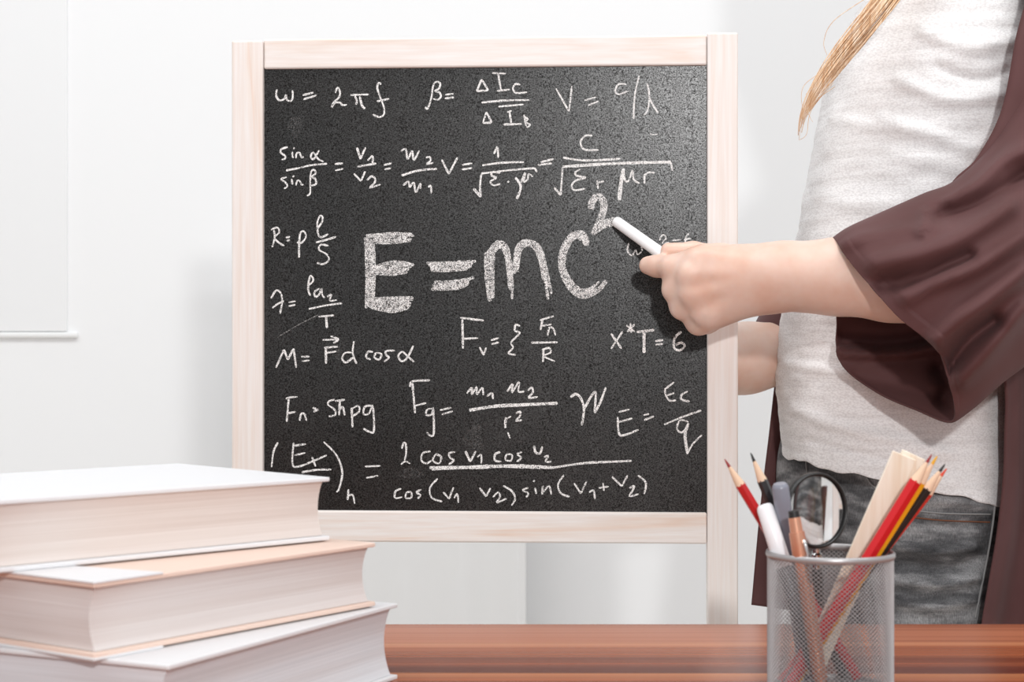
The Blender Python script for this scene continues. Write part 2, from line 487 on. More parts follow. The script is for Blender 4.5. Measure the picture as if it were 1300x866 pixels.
formula([
 ('C', [(72,130),(77,170),(64,223)]), ('C', [(58,131),(90,119),(101,145),(76,170),(95,195),(127,216)]), ('C', [(135,172),(158,168)]), ('C', [(140,189),(157,185)]),
 ('C', [(205,277),(205,220),(211,150),(232,140),(240,170),(216,200),(194,196)]),
 ('C', [(298,128),(324,92),(328,66),(315,58),(300,95),(304,150),(320,170),(357,154)]), ('C', [(293,197),(350,183),(399,167)]),
 ('C', [(358,215),(320,209),(309,235),(350,260),(360,290),(330,311),(298,303)]),
], 'chalk resistance formula at the left edge')
formula([
 ('C', [(58,490),(85,449),(110,465),(116,510),(105,570)]), ('C', [(65,541),(92,520),(126,504)]), ('C', [(150,511),(187,505)]), ('C', [(150,531),(187,523)]),
 ('C', [(250,425),(275,404),(278,385),(262,374),(252,440),(264,476)]), ('C', [(312,440),(286,455),(290,482),(310,470),(322,438),(326,470),(338,488)]),
 ('C', [(352,482),(374,470),(366,502),(402,498)]), ('C', [(256,546),(340,528),(430,516)]), ('C', [(306,586),(388,579)]), ('C', [(346,585),(351,646)], 1.2),
], 'chalk formula below the resistance formula')
formula([('C', [(90,695),(200,630),(302,577)], .6)], 'faint scratch of chalk', CHALK_FAINT, 2)
formula([
 ('C', [(84,853),(126,758)], 1.15), ('C', [(126,758),(146,812)], 1.15), ('C', [(146,812),(176,753)], 1.15), ('C', [(176,753),(190,853)], 1.15),
 ('C', [(215,795),(260,795)]), ('C', [(218,819),(260,815)]),
 ('C', [(328,708),(406,705)]), ('C', [(370,688),(410,705),(384,724)]), ('C', [(345,745),(346,832)], 1.2), ('C', [(336,748),(407,744)]), ('C', [(340,776),(400,768)]),
 ('C', [(492,713),(486,780),(506,832)]), ('C', [(480,774),(446,775),(430,805),(450,826),(487,800)]),
 ('C', [(592,771),(566,770),(556,798),(580,810)]), ('C', [(606,775),(600,800),(624,810),(637,782),(606,775)]), ('C', [(706,764),(660,766),(662,788),(676,800),(650,822)]),
 ('C', [(803,738),(772,800),(742,820),(724,792),(745,770),(770,790),(807,824)]),
], 'chalk moment formula left of centre')
formula([
 ('C', [(1048,592),(1172,606)]), ('C', [(1060,600),(1063,753)], 1.2), ('C', [(1060,702),(1142,698)]),
 ('D', [(32,760),(50,797)]), ('D', [(50,797),(62,762)]), ('D', [(84,729),(120,718)]), ('D', [(86,747),(120,738)]),
 ('D', [(217,664),(197,658),(194,685),(216,696),(176,738),(186,762),(164,788),(197,796)]),
 ('D', [(308,637),(371,618)]), ('D', [(320,635),(311,682)]), ('D', [(315,664),(362,655)]), ('D', [(344,707),(351,671),(370,676),(379,707)]),
 ('D', [(268,740),(389,738)], 1.1), ('D', [(325,768),(322,830)]), ('D', [(318,773),(350,764),(357,785),(326,801),(377,826)]),
], 'chalk force formula below the large equation')
formula([
 ('D', [(634,698),(682,767)], 1.1), ('D', [(687,688),(634,768)]), ('D', [(704,660),(742,690)]), ('D', [(742,656),(708,690)]), ('D', [(722,650),(726,694)]),
 ('D', [(752,691),(832,682)], 1.4), ('D', [(785,690),(785,787)], 1.7), ('D', [(836,733),(872,728)]), ('D', [(838,750),(872,745)]),
 ('D', [(956,689),(926,718),(923,764),(950,774),(971,755),(956,740),(930,750)], 1.3),
], 'chalk formula at the right edge under the hand')
formula([
 ('D', [(716,283),(709,320),(730,341),(746,315),(755,336),(775,320),(772,300)]), ('D', [(855,272),(870,246),(886,260),(868,286),(900,280)]),
 ('D', [(915,272),(955,268)]), ('D', [(990,240),(976,258),(974,286)]), ('D', [(968,268),(1000,262)]),
], 'half hidden chalk formula behind the hand', CHALK_LINE, 2.0)
formula([
 ('E', [(143,202),(160,194),(207,190)]), ('E', [(158,200),(147,327)], 1.15), ('E', [(150,281),(197,272)]), ('E', [(219,322),(226,285),(245,285),(256,322)]),
 ('E', [(290,250),(322,261)]), ('E', [(322,261),(294,272)]),
 ('E', [(412,205),(380,214),(376,235),(410,260),(414,290),(378,297)]), ('E', [(440,205),(435,292)]), ('E', [(412,214),(467,206)]), ('E', [(437,262),(455,245),(466,292)]),
 ('E', [(504,250),(509,358)], 1.15), ('E', [(504,256),(540,240),(546,270),(510,296)]),
 ('E', [(616,238),(577,245),(570,285),(600,281),(620,240),(627,375),(602,382),(568,364)]),
], 'chalk formula at the left of the third row from the bottom')
formula([
 ('E', [(824,135),(840,105),(935,99)]), ('E', [(838,110),(853,280)], 1.2), ('E', [(845,241),(914,224)]),
 ('E', [(952,254),(920,260),(914,290),(945,286),(953,255),(956,390),(936,403),(917,384)]), ('E', [(990,263),(1053,249)]), ('E', [(1000,287),(1060,269)]),
 ('E', [(1138,172),(1165,140),(1166,177),(1191,135),(1192,177),(1222,140),(1228,182)]),
 ('F', [(78,187),(106,170),(112,203)]), ('F', [(190,162),(220,120),(216,167),(255,108),(252,160),(284,160)]), ('F', [(303,156),(325,139),(331,165),(308,196),(358,190)]),
 ('F', [(-18,264),(120,242),(250,235),(467,225)], 1.7), ('F', [(181,302),(180,362)], 1.3), ('F', [(178,316),(211,297)]), ('F', [(193,385),(206,418)], .8),
 ('F', [(238,281),(262,271),(260,296),(238,321),(272,317)]),
], 'chalk gravitation formula in the lower middle')
formula([
 ('F', [(538,192),(568,175),(596,200),(612,260),(600,347)], 1.3), ('F', [(612,260),(650,190),(676,168),(670,280)], 1.2), ('F', [(670,280),(702,220),(732,138)], 1.2),
 ('F', [(803,274),(862,259)]), ('F', [(797,300),(804,388),(830,401),(912,371)], 1.1), ('F', [(798,330),(877,308)]), ('F', [(940,291),(970,284)]), ('F', [(943,318),(997,297)]),
 ('F', [(1058,142),(1060,175),(1082,210),(1118,209)]), ('F', [(1060,146),(1108,109)]), ('F', [(1070,182),(1108,169)]), ('F', [(1182,160),(1150,178),(1148,204),(1193,216)]),
 ('F', [(1053,343),(1150,302),(1257,264)]), ('F', [(1187,328),(1140,319),(1124,365),(1150,386),(1187,350)]), ('F', [(1187,335),(1168,400),(1182,505)], 1.5), ('F', [(1182,500),(1210,450),(1260,400)]),
], 'chalk field formula at the lower right')
formula([
 ('E', [(99,441),(75,490),(64,577)]), ('E', [(185,443),(179,560),(215,573),(300,540),(367,511)]), ('E', [(190,459),(253,449)]), ('E', [(190,512),(249,498)]),
 ('E', [(286,520),(306,573)]), ('E', [(350,437),(420,510),(452,600),(437,690),(421,714)]), ('E', [(230,605),(310,592),(392,590)], 1.1), ('E', [(487,698),(482,757)]), ('E', [(485,735),(510,730),(521,778)]),
 ('E', [(577,573),(664,570)]), ('E', [(583,636),(650,624)]),
 ('E', [(780,476),(790,444),(802,450),(804,500),(795,541)]), ('E', [(775,562),(800,545),(826,558)], .8),
 ('E', [(938,490),(895,500),(888,540),(915,557),(942,540)]), ('E', [(966,505),(950,540),(985,556),(996,520),(966,505)]), ('E', [(1073,494),(1040,500),(1046,525),(1066,540),(1038,562)]),
 ('E', [(1130,488),(1156,547)], 1.2), ('E', [(1156,547),(1187,488)]), ('E', [(1195,522),(1216,510),(1217,557)]),
 ('E', [(932,580),(1100,578),(1256,570)], 1.6), ('E', [(945,590),(1100,582),(1256,580)], 1.2),
 ('F', [(-10,578),(200,571),(442,579)], 1.9), ('F', [(440,580),(600,556),(740,548),(874,542)], 1.2),
 ('F', [(152,494),(125,505),(123,540),(157,546)], 1.15), ('F', [(186,505),(180,535),(210,541),(217,510),(186,505)]), ('F', [(272,494),(245,505),(267,525),(243,547)]),
 ('F', [(338,458),(346,495),(371,500),(383,463)], 1.2), ('F', [(393,521),(417,514),(400,546),(433,546)]),
 ('E', [(777,695),(745,710),(744,746),(782,741)]), ('E', [(806,715),(800,745),(831,746),(832,715),(806,715)]), ('E', [(887,700),(860,715),(882,730),(868,750)]),
 ('E', [(977,640),(935,690),(945,745),(1002,766)]), ('E', [(1008,714),(1040,752)]), ('E', [(1040,752),(1064,688)]), ('E', [(1068,747),(1085,725),(1092,773)]),
 ('F', [(38,690),(74,738)], 1.2), ('F', [(74,738),(98,692)]), ('F', [(112,742),(140,715),(151,740),(133,771),(187,749)]), ('F', [(168,679),(215,708),(234,750),(214,788)]),
 ('F', [(307,690),(275,703),(306,720),(294,742)]), ('F', [(343,690),(350,724)]), ('F', [(334,650)]), ('F', [(382,727),(386,680),(388,712),(420,680),(432,727)]),
 ('F', [(503,619),(470,670),(485,720),(533,739)]), ('F', [(558,664),(595,722)], 1.1), ('F', [(595,722),(627,653)]), ('F', [(640,716),(665,705),(672,753)]),
 ('F', [(693,691),(748,683)]), ('F', [(717,663),(722,707)]), ('F', [(766,629),(820,682)], 1.1), ('F', [(820,682),(852,622)]), ('F', [(862,692),(887,680),(880,705),(863,736),(913,724)]), ('F', [(908,622),(952,662),(943,724)]),
], 'long chalk formula with a fraction along the bottom of the board')
# the large equation: broad side-of-the-chalk strokes, one part per character
def poly_strokes(reg, edges, label, w=3.2):
    """fill a broad stroke between two traced sides with overlapping passes of the chalk"""
    VV, FF = [], []
    ox, oy, sc = REG[reg]
    for A, B, n in edges:
        a = cr([(x/sc+ox, y/sc+oy) for x, y in A], 26); b = cr([(x/sc+ox, y/sc+oy) for x, y in B], 26)
        for k in range(n):
            t = k/(n-1); e0 = random.randint(0, 2); e1 = 26-random.randint(0, 3)
            q = [tuple(a[i]*(1-t)+b[i]*t+np.array([random.gauss(0, .12), random.gauss(0, .12)])) for i in range(e0, e1)]
            ribbon(VV, FF, q, w*random.uniform(.9, 1.25), CH+.0001*(k % 4)+random.uniform(0, .00008))
    return obj('chalk_character', VV, FF, CHALK_BROAD, ez, smooth=False, label=label)
poly_strokes('C', [([(552,172),(560,350),(556,542)], [(594,190),(600,340),(592,500)], 5),
                   ([(556,160),(690,152),(818,154)], [(565,196),(690,200),(795,186)], 5),
                   ([(598,326),(700,300),(806,316)], [(600,358),(690,364),(772,352)], 6),
                   ([(566,494),(690,487),(803,487)], [(560,535),(690,560),(790,538)], 7)], 'large chalk letter E')
poly_strokes('C', [([(872,306),(1000,304),(1137,295)], [(882,345),(1000,345),(1105,335)], 5),
                   ([(898,404),(1020,402),(1122,380)], [(890,442),(1020,440),(1090,414)], 5)], 'large chalk equals sign')
poly_strokes('D', [([(60,312),(62,440),(80,564)], [(96,318),(94,440),(92,556)], 4),
                   ([(62,340),(110,278),(158,300),(180,420),(185,562)], [(92,330),(120,305),(148,330),(165,440),(176,540)], 4),
                   ([(186,420),(200,310),(240,272),(300,292),(334,380),(366,540)], [(206,430),(218,330),(245,296),(285,312),(312,390),(336,545)], 4)], 'large chalk letter m')
poly_strokes('D', [([(536,300),(510,236),(450,244),(404,320),(402,410),(440,490),(500,532),(575,506),(626,440)],
                    [(508,292),(488,262),(458,268),(426,330),(424,400),(456,462),(505,500),(560,478),(606,430)], 4)], 'large chalk letter c')
poly_strokes('D', [([(540,152),(536,95),(572,60),(610,92),(608,140),(586,195),(552,250)], [(555,150),(552,105),(574,82),(592,100),(588,140),(566,195),(545,240)], 3),
                   ([(550,222),(600,182),(662,170)], [(552,248),(600,212),(658,198)], 4)], 'large raised chalk figure two')
def smear(cx, cy, rx, ry, ang=0):
    V = []; n = 26
    for k in range(n):
        t = 2*math.pi*k/n; r = 1+.18*math.sin(3*t+cx)+.1*math.sin(5*t)
        x, y = rx*r*math.cos(t), ry*r*math.sin(t)
        V.append(Bp(cx+x*math.cos(ang)-y*math.sin(ang), cy+x*math.sin(ang)+y*math.cos(ang), CH-.0002))
    obj('chalk_smear', V, [tuple(range(n))], CHALK_SMEAR, ez, smooth=False)
smear(602, 556, 12, 16); smear(522, 601, 15, 7); smear(375, 160, 9, 14, .2); smear(430, 445, 8, 10)

# ------------------------------------------------------------------ books
def book(corner, ang, L, D, T, pages, cover, label, flap=None, ov=.004, tc=.0032):
    """corner = front right lower corner (world); fore-edge faces the front"""
    root = empty('book', label, 'book', corner, 'books stacked on the table')
    u = Vector((math.cos(ang), math.sin(ang), 0)); v = Vector((-u.y, u.x, 0)); c = Vector(corner)
    def W(x, y, z): return c+u*x+v*y+Z3*z
    # cover: two boards and a rounded spine in one shell
    ns = 12
    outer = [(0, 0), (D, 0)]+[(D+.012*math.sin(math.pi*k/ns), T*k/ns) for k in range(1, ns)]+[(D, T), (0, T)]
    inner = [(0, T-tc), (D-.001, T-tc)]+[(D-.001+.010*math.sin(math.pi*k/ns), tc+(T-2*tc)*k/ns) for k in range(ns-1, 0, -1)]+[(D-.001, tc), (0, tc)]
    prof = outer+inner; n = len(prof); V = []
    for x in (-L, 0): V += [W(x, a, b) for a, b in prof]
    Fc = [(i, (i+1) % n, n+(i+1) % n, n+i) for i in range(n)]
    half = len(outer)
    for base, fl in ((0, 0), (n, 1)):
        for i in range(half-1):
            q = (base+i, base+i+1, base+n-2-i, base+n-1-i); Fc.append(q if fl else q[::-1])
    o = obj('cover', V, Fc, cover, root, smooth=False); fix_normals(o); mod_bevel(o, .0009, 3)
    # page block with a hollow fore-edge
    m = 14; dep = .0055; V = []
    x0, x1 = -L+ov, -ov
    prof = [(ov+dep*math.sin(math.pi*k/m)**.8, tc+.0003+(T-2*tc-.0006)*k/m) for k in range(m+1)]
    prof += [(D+.006, T-tc-.0003), (D+.006, tc+.0003)]
    n = len(prof)
    for x in np.linspace(x0, x1, 8): V += [W(x, a, b) for a, b in prof]
    Fc = grid_faces(8, n, True)
    Fc += [tuple(range(n)), tuple(reversed(range(7*n, 8*n)))]
    o = obj('page_block', V, Fc, pages, root); fix_normals(o); sharp(o, 35)
    if flap:
        for z0, z1 in ((T-.0004, T+.0011), (-.0011, .0006)):
            V = []
            pts = [(-L-.0012, -.0012), (-L+flap, -.0012), (-L+flap-.02, D*.55), (-L-.0012, D*.55)]
            for z in (z0, z1): V += [W(a, b, z) for a, b in pts]
            o = obj('jacket_flap', V, [(3, 2, 1, 0), (4, 5, 6, 7), (0, 1, 5, 4), (1, 2, 6, 5), (2, 3, 7, 6), (3, 0, 4, 7)], COVER_WHITE, root, smooth=False, label='white paper corner of the book')
            fix_normals(o); mod_bevel(o, .0004)
    return root
c3 = P(505, 863, 1.282); c3.z = TZ
book(c3, math.radians(63.8), .274, .2, .0560, PAGES_GREY, COVER_WHITE, 'lowest book of the stack, white cover with greyish white pages')
c2 = P(477, 772, 1.262); c2.z = TZ+.0572
book(c2, math.radians(54), .262, .19, .0460, PAGES_PALE, COVER_PEACH, 'middle book of the stack, peach cover with white paper corner', flap=.055)
c1 = P(419, 692, 1.268); c1.z = TZ+.0572+.0472
book(c1, math.radians(44), .30, .2, .0460, PAGES_CREAM, COVER_WHITE, 'topmost book of the stack, smooth white cover with cream pages')

# ------------------------------------------------------------------ pencil cup
HY = 1.233; HC = P(1054, 701, HY); HR = .044; HZ0 = TZ; HZ1 = HC.z
cup = empty('pencil_cup', 'round grey wire mesh pencil cup on the table full of pens and pencils', 'pencil holder', (HC.x, HY, TZ))
NA = 78; NZ = 30
V, Fc, idx = [], [], {}
zz0, zz1 = HZ0+.004, HZ1-.0035
for j in range(2*NZ+1):
    for i in range(NA):
        a = 2*math.pi*(i+.5*(j % 2))/NA
        idx[(i, j)] = len(V); V.append((HC.x+HR*math.cos(a), HY+HR*math.sin(a), zz0+(zz1-zz0)*j/(2*NZ)))
for j in range(1, 2*NZ):
    for i in range(NA):
        if (j % 2) == 0: l_, r_ = (i-1) % NA, i
        else: l_, r_ = i, (i+1) % NA
        # diamond whose centre row is j
        if j % 2 == 0: b_, t_, L_, R_ = (l_, j-1), (l_, j+1), ((i-1) % NA, j), (i, j)
        else: b_, t_, L_, R_ = (r_, j-1), (r_, j+1), (i, j), ((i+1) % NA, j)
        Fc.append((idx[b_], idx[R_], idx[t_], idx[L_]))
o = obj('mesh_wall', V, Fc, METAL, cup, smooth=False)
wf = o.modifiers.new('wire', 'WIREFRAME'); wf.thickness = .0009; wf.use_even_offset = False; wf.use_boundary = True
def ring(name, z, R, r, parent, m, sz=1):
    V = []; n, k = 72, 12
    for i in range(n):
        a = 2*math.pi*i/n
        for j in range(k):
            b = 2*math.pi*j/k; q = R+r*math.cos(b)
            V.append((HC.x+q*math.cos(a), HY+q*math.sin(a), z+r*sz*math.sin(b)))
    fs = grid_faces(n, k, True)+[((n-1)*k+j, (n-1)*k+(j+1) % k, (j+1) % k, j) for j in range(k)]
    o = obj(name, V, fs, m, parent); fix_normals(o); return o
ring('rim', HZ1-.0012, HR, .0016, cup, METAL, 1.5)
ring('base_ring', HZ0+.0024, HR, .0012, cup, METAL, 2)
V = [(HC.x+(HR-.0005)*math.cos(2*math.pi*i/60), HY+(HR-.0005)*math.sin(2*math.pi*i/60), z) for z in (HZ0+.0012, HZ0+.0022) for i in range(60)]
Fc = [tuple(reversed(range(60))), tuple(range(60, 120))]+[(i, (i+1) % 60, 60+(i+1) % 60, 60+i) for i in range(60)]
obj('base_disc', V, Fc, METAL, cup, smooth=False)

BZ = HZ0+.0032
def lean(top, bot):
    """top = (px,py,offset in depth from the cup's axis); bot = (dx,dy) inside the cup's base"""
    return P(top[0], top[1], HY+top[2]), Vector((HC.x+bot[0], HY+bot[1], BZ))
def wood_end(): return mat('bare_pencil_wood', (232, 200, 172), .7)
WOODEND = wood_end()
def pencil(label, top, bot, col, tipcol, r=.0040, sharp_len=.021):
    t, b = lean(top, bot); d = (b-t).normalized(); L = (b-t).length-.002
    root = empty('pencil', label, 'pencil', b, 'pencils in the mesh cup')
    body = mat('lacquer_'+'_'.join(str(c_) for c_ in col), col, .3, .5); tip = mat('lead_'+'_'.join(str(c_) for c_ in tipcol), tipcol, .55)
    V, Fc = lathe(t, b, [(sharp_len, r*.93), (sharp_len+.0012, r), (L, r)], 6); o = obj('shaft', V, Fc, body, root, smooth=False); fix_normals(o); mod_bevel(o, .0004)
    V, Fc = lathe(t, b, [(.0062, .0011), (sharp_len+.001, r*.92)], 18); o = obj('sharpened_wood', V, Fc, WOODEND, root); fix_normals(o); sharp(o)
    V, Fc = lathe(t, b, [(0, .00025), (.0012, .0006), (.0066, .00125)], 14); o = obj('lead', V, Fc, tip, root); fix_normals(o); sharp(o, 60)
    return root
pencil('red pencil leaning left out of the mesh cup, nearest the easel post', (920, 583, .013), (.026, .028), (190, 36, 40), (150, 50, 50))
pencil('black pencil leaning left out of the cup behind the white marker', (953, 575, .022), (.017, .034), (48, 48, 50), (35, 35, 36))
pencil('thick bright red pencil leaning right, beside the pale wooden sticks', (1183, 577, -.0236), (-.033, -.010), (206, 26, 34), (150, 40, 44), .0047)
pencil('yellow pencil leaning right, between the red and the black pencils', (1190, 579, -.0207), (-.028, -.001), (232, 160, 24), (230, 170, 20))
pencil('black pencil leaning right, beside the yellow pencil', (1200, 589, -.0138), (-.031, .0075), (38, 34, 33), (30, 30, 30))
pencil('orange red pencil leaning right, farthest right in the mesh cup', (1202, 595, -.0046), (-.0335, .0155), (200, 52, 40), (214, 70, 40))

def marker(label, top, bot, col, r, name='marker', capcol=None):
    t, b = lean(top, bot); L = (b-t).length-.002
    root = empty(name, label, 'pen', b, 'pens in the mesh cup')
    m = mat(name+'_plastic_%d_%d' % (col[0], int(r*1e5)), col, .35, .5); m2 = mat(name+'_cap_%d_%d' % (col[0], int(r*1e5)), capcol or col, .3, .5)
    V, Fc = lathe(t, b, [(0, r*.72), (.0012, r*.9), (.003, r), (.046, r*1.04), (.0465, r*.98)], 28); o = obj('cap', V, Fc, m2, root); fix_normals(o); sharp(o)
    V, Fc = lathe(t, b, [(.0465, r*.93), (L-.004, r*.93), (L, r*.7)], 28); o = obj('barrel', V, Fc, m, root); fix_normals(o); sharp(o)
    return root
marker('white marker with rounded cap leaning left at the front of the mesh cup', (970, 641, .006), (-.009, -.029), (70, 70, 74), .0061, capcol=(242, 242, 245))
marker('slate grey marker standing upright between white marker and copper pen', (990, 614, 0.0), (-.012, .026), (122, 125, 138), .0060, capcol=(134, 137, 149))
# copper pen
t, b = lean((1007, 648, -.028), (-.011, -.0345)); L = (b-t).length-.002
cp = empty('copper_pen', 'copper coloured metal pen with black top ring in front of the magnifying glass', 'pen', b, 'pens in the mesh cup')
COPPER = mat('copper_metal', (226, 168, 140), .28, .5, .75)
V, Fc = lathe(t, b, [(0, .0028), (.0008, .0038), (.0050, .0040)], 24); o = obj('top_ring', V, Fc, BLACKP, cp); fix_normals(o); sharp(o)
V, Fc = lathe(t, b, [(.0050, .0042), (.0150, .0045), (.0152, .0054), (.034, .0057), (.036, .0052), (L-.012, .005), (L, .0012)], 28); o = obj('barrel', V, Fc, COPPER, cp); fix_normals(o); sharp(o)
d = (b-t).normalized(); side = Vector((.55, -.83, 0))
V, Fc = tube([t+d*.020+side*.0058, t+d*.024+side*.0068, t+d*.05+side*.0066], [.0012, .0014, .0010], 8); obj('pocket_clip', V, Fc, CHROME, cp)

# magnifying glass
mg = empty('magnifying_glass', 'round magnifying glass with dark rim standing in the mesh cup', 'magnifying glass', (HC.x, HY+.018, BZ))
MC = P(1036, 648, 1.252); MR = .0262
ax = Vector((math.sin(math.radians(29)), -math.cos(math.radians(29)), .06)).normalized()   # lens axis
mx = ax.cross(Z3).normalized(); my = mx.cross(ax)
V = []; n, k = 64, 12
for i in range(n):
    a = 2*math.pi*i/n; rad = mx*math.cos(a)+my*math.sin(a)
    for j in range(k):
        bb = 2*math.pi*j/k; V.append(MC+rad*(MR+.0016*math.cos(bb))+ax*.0034*math.sin(bb))
fs = grid_faces(n, k, True)+[((n-1)*k+j, (n-1)*k+(j+1) % k, (j+1) % k, j) for j in range(k)]
o = obj('lens_rim', V, fs, BLACKP, mg); fix_normals(o)
GLASS = mat('lens_glass', (255, 255, 255), 0.0, .5); GLASS.node_tree.nodes['Principled BSDF'].inputs['Transmission Weight'].default_value = 1; GLASS.node_tree.nodes['Principled BSDF'].inputs['IOR'].default_value = 1.5
V = []; rr = MR-.0012; rows = 10; prof = []
for i in range(rows+1): a = i/rows; prof.append((rr*math.sin(a*math.pi/2), .0030*(1-math.sin(a*math.pi/2)**2)))
prof = [(max(r, 1e-5), h) for r, h in prof]
full = [(r, h) for r, h in prof]+[(r, -h) for r, h in reversed(prof[:-1])]
for r, h in full:
    for i in range(48):
        a = 2*math.pi*i/48; V.append(MC+(mx*math.cos(a)+my*math.sin(a))*r+ax*h)
fs = grid_faces(len(full), 48, True)
o = obj('lens', V, fs, GLASS, mg); fix_normals(o)
hb = Vector((HC.x-.003, HY+.034, BZ)); down = (hb-MC).normalized(); n0 = MC+down*(MR+.001)
LH = (hb-n0).length
V, Fc = lathe(n0, hb, [(0, .0028), (.004, .0030), (.005, .0042), (.009, .0042), (.010, .0032), (.016, .0032)], 20); o = obj('neck', V, Fc, CHROME, mg); fix_normals(o); sharp(o)
V, Fc = lathe(n0, hb, [(.016, .0040), (.022, .0052), (LH*.7, .0050), (LH-.004, .0048), (LH-.001, .0038)], 20); o = obj('handle', V, Fc, BLACKP, mg); fix_normals(o); sharp(o)

# flat wooden sticks
STICK = mat('pale_bare_wood', (244, 232, 216), .65, .25); tn = NT(STICK)
tn.color(tn.ramp(tn.noise(tn.coord((160, 60, 8)), 1.2, 3), [(.3, (236, 218, 196)), (.6, (248, 238, 223))]))
def stick(label, top, bot, w, th):
    t, b = lean(top, bot); d = (b-t).normalized(); f = Vector((.12, -1, 0)); f = (f-d*f.dot(d)).normalized(); s = d.cross(f)
    root = empty('wooden_stick', label, 'stick', b, 'flat wooden sticks in the mesh cup')
    L = (b-t).length
    V, Fc = boxv(t, d, f, s, (0, L-.006), (-th/2, th/2), (-w/2, w/2)); o = obj('stick_body', V, Fc, STICK, root, smooth=False); fix_normals(o); mod_bevel(o, .0006)
stick('flat pale wooden stick leaning right, front one of the two', (1148, 578, .0046), (-.0143, .020), .0185, .0024)
stick('flat pale wooden stick leaning right, half hidden behind the other one', (1160, 577, .0085), (-.0163, .024), .0185, .0024)

# ------------------------------------------------------------------ smooth surfaces from distance fields (body, jeans, shoes)
def make_sdf(prims):
    A = [(np.array(a, float), np.array(b, float), ra, rb, k) for a, b, ra, rb, k in prims]
    def f(p):
        D = None
        for a, b, ra, rb, k in A:
            ba = b-a; L2 = float(ba@ba) or 1e-9
            h = np.clip(((p-a)@ba)/L2, 0, 1)
            d = np.sqrt(((p-a-h[:, None]*ba)**2).sum(1))-(ra+(rb-ra)*h)
            if D is None: D = d
            else:
                g = np.maximum(k-np.abs(D-d), 0)/k
                D = np.minimum(D, d)-g*g*k*.25
        return D
    return f
def sdf_mesh(f, lo, hi, h):
    lo = np.array(lo, float); n = 5; s = h*2**n
    dims = np.ceil((np.array(hi)-lo)/s).astype(int)
    g = np.stack(np.meshgrid(*[np.arange(d) for d in dims], indexing='ij'), -1).reshape(-1, 3)
    off = np.array([(i, j, k) for i in (0, 1) for j in (0, 1) for k in (0, 1)])
    while True:
        d = f(lo+(g+.5)*s); g = g[np.abs(d) < s*1.15]
        if s <= h*1.0001: break
        g = (g[:, None, :]*2+off[None]).reshape(-1, 3); s /= 2
    M = 8192
    key = lambda c: ((c[:, 0].astype(np.int64)+2)*M+c[:, 1]+2)*M+c[:, 2]+2
    ck = key(g); o = np.argsort(ck); g = g[o]; ck = ck[o]
    corners = (g[:, None, :]+off[None]).reshape(-1, 3)
    kk, first, inv = np.unique(key(corners), return_index=True, return_inverse=True)
    val = f(lo+corners[first]*h)[inv].reshape(-1, 8)
    sgn = val < 0; mixed = sgn.any(1) & ~sgn.all(1)
    g, ck, val, sgn = g[mixed], ck[mixed], val[mixed], sgn[mixed]
    acc = np.zeros((len(g), 3)); cnt = np.zeros(len(g))
    for a in range(8):
        for b in range(a+1, 8):
            if np.abs(off[a]-off[b]).sum() != 1: continue
            m = sgn[:, a] != sgn[:, b]; t = val[m, a]/(val[m, a]-val[m, b])
            acc[m] += off[a]+t[:, None]*(off[b]-off[a]); cnt[m] += 1
    V = lo+(g+acc/cnt[:, None])*h
    faces = []
    for ax_, (p, q) in enumerate(((1, 2), (2, 0), (0, 1))):
        ci = {0: 4, 1: 2, 2: 1}[ax_]
        m = sgn[:, 0] != sgn[:, ci]; c = g[m]; flip = sgn[m, 0]
        dp = np.zeros(3, int); dp[p] = 1; dq = np.zeros(3, int); dq[q] = 1
        ids = []; ok = np.ones(len(c), bool)
        for sh in (c, c-dp, c-dp-dq, c-dq):
            k_ = key(sh); i_ = np.clip(np.searchsorted(ck, k_), 0, len(ck)-1); ok &= ck[i_] == k_; ids.append(i_)
        Q = np.stack(ids, 1); Q[~flip] = Q[~flip][:, ::-1]
        faces += Q[ok].tolist()
    return V, faces

# ------------------------------------------------------------------ the person
per = empty('person', 'person in white knit top, plum brown cardigan and dark jeans writing with chalk', 'person', (.43, 1.86, 0))
def r_(px, Y): return px*Y/F
prims = []
def cap(a, b, ra, rb, k): prims.append((tuple(a), tuple(b), ra, rb, k))
def chain(pts, rad, k):
    for i in range(len(pts)-1): cap(pts[i], pts[i+1], rad[i], rad[i+1], k)
Shn = Vector((.564, 1.80, CZ+.275)); Shf = Vector((.425, 1.95, CZ+.29)); Nb = Vector((.475, 1.885, CZ+.40))
Elb = P(1276, 372, 1.632)
# torso core, neck and head
cap((.435, 1.87, CZ-.1), (.445, 1.875, CZ+.05), .085, .085, .03)
cap((.445, 1.875, CZ+.05), (.46, 1.88, CZ+.24), .085, .10, .04)
cap(Shn, Shf, .042, .042, .05)
cap(Nb-Vector((0, 0, .05)), Nb+Vector((-.01, -.01, .07)), .052, .048, .03)
Hd = Nb+Vector((-.03, -.025, .17))
fd = Vector((-.75, -.66, 0)).normalized()
cap(Hd+Vector((0, 0, .03))-fd*.02, Hd+Vector((0, 0, .02))+fd*.015, .083, .080, .02)
cap(Hd+fd*.02-Vector((0, 0, .01)), Hd+fd*.045-Vector((0, 0, .075)), .060, .030, .03)
cap(Hd+fd*.092+Vector((0, 0, .012)), Hd+fd*.112-Vector((0, 0, .022)), .007, .010, .012)
cap(Hd+fd*.080-Vector((0, 0, .052)), Hd+fd*.079-Vector((0, 0, .058)), .014, .012, .008)
lat = Vector((-fd.y, fd.x, 0))
cap(Hd+fd*.088+Vector((0, 0, .035)), Hd+fd*.100-Vector((0, 0, .01)), .008, .009, .012)
cap(Hd+fd*.072+lat*.03+Vector((0, 0, .036)), Hd+fd*.072-lat*.03+Vector((0, 0, .036)), .012, .012, .015)
cap(Hd+fd*.070-Vector((0, 0, .083)), Hd+fd*.068-Vector((0, 0, .088)), .014, .014, .014)
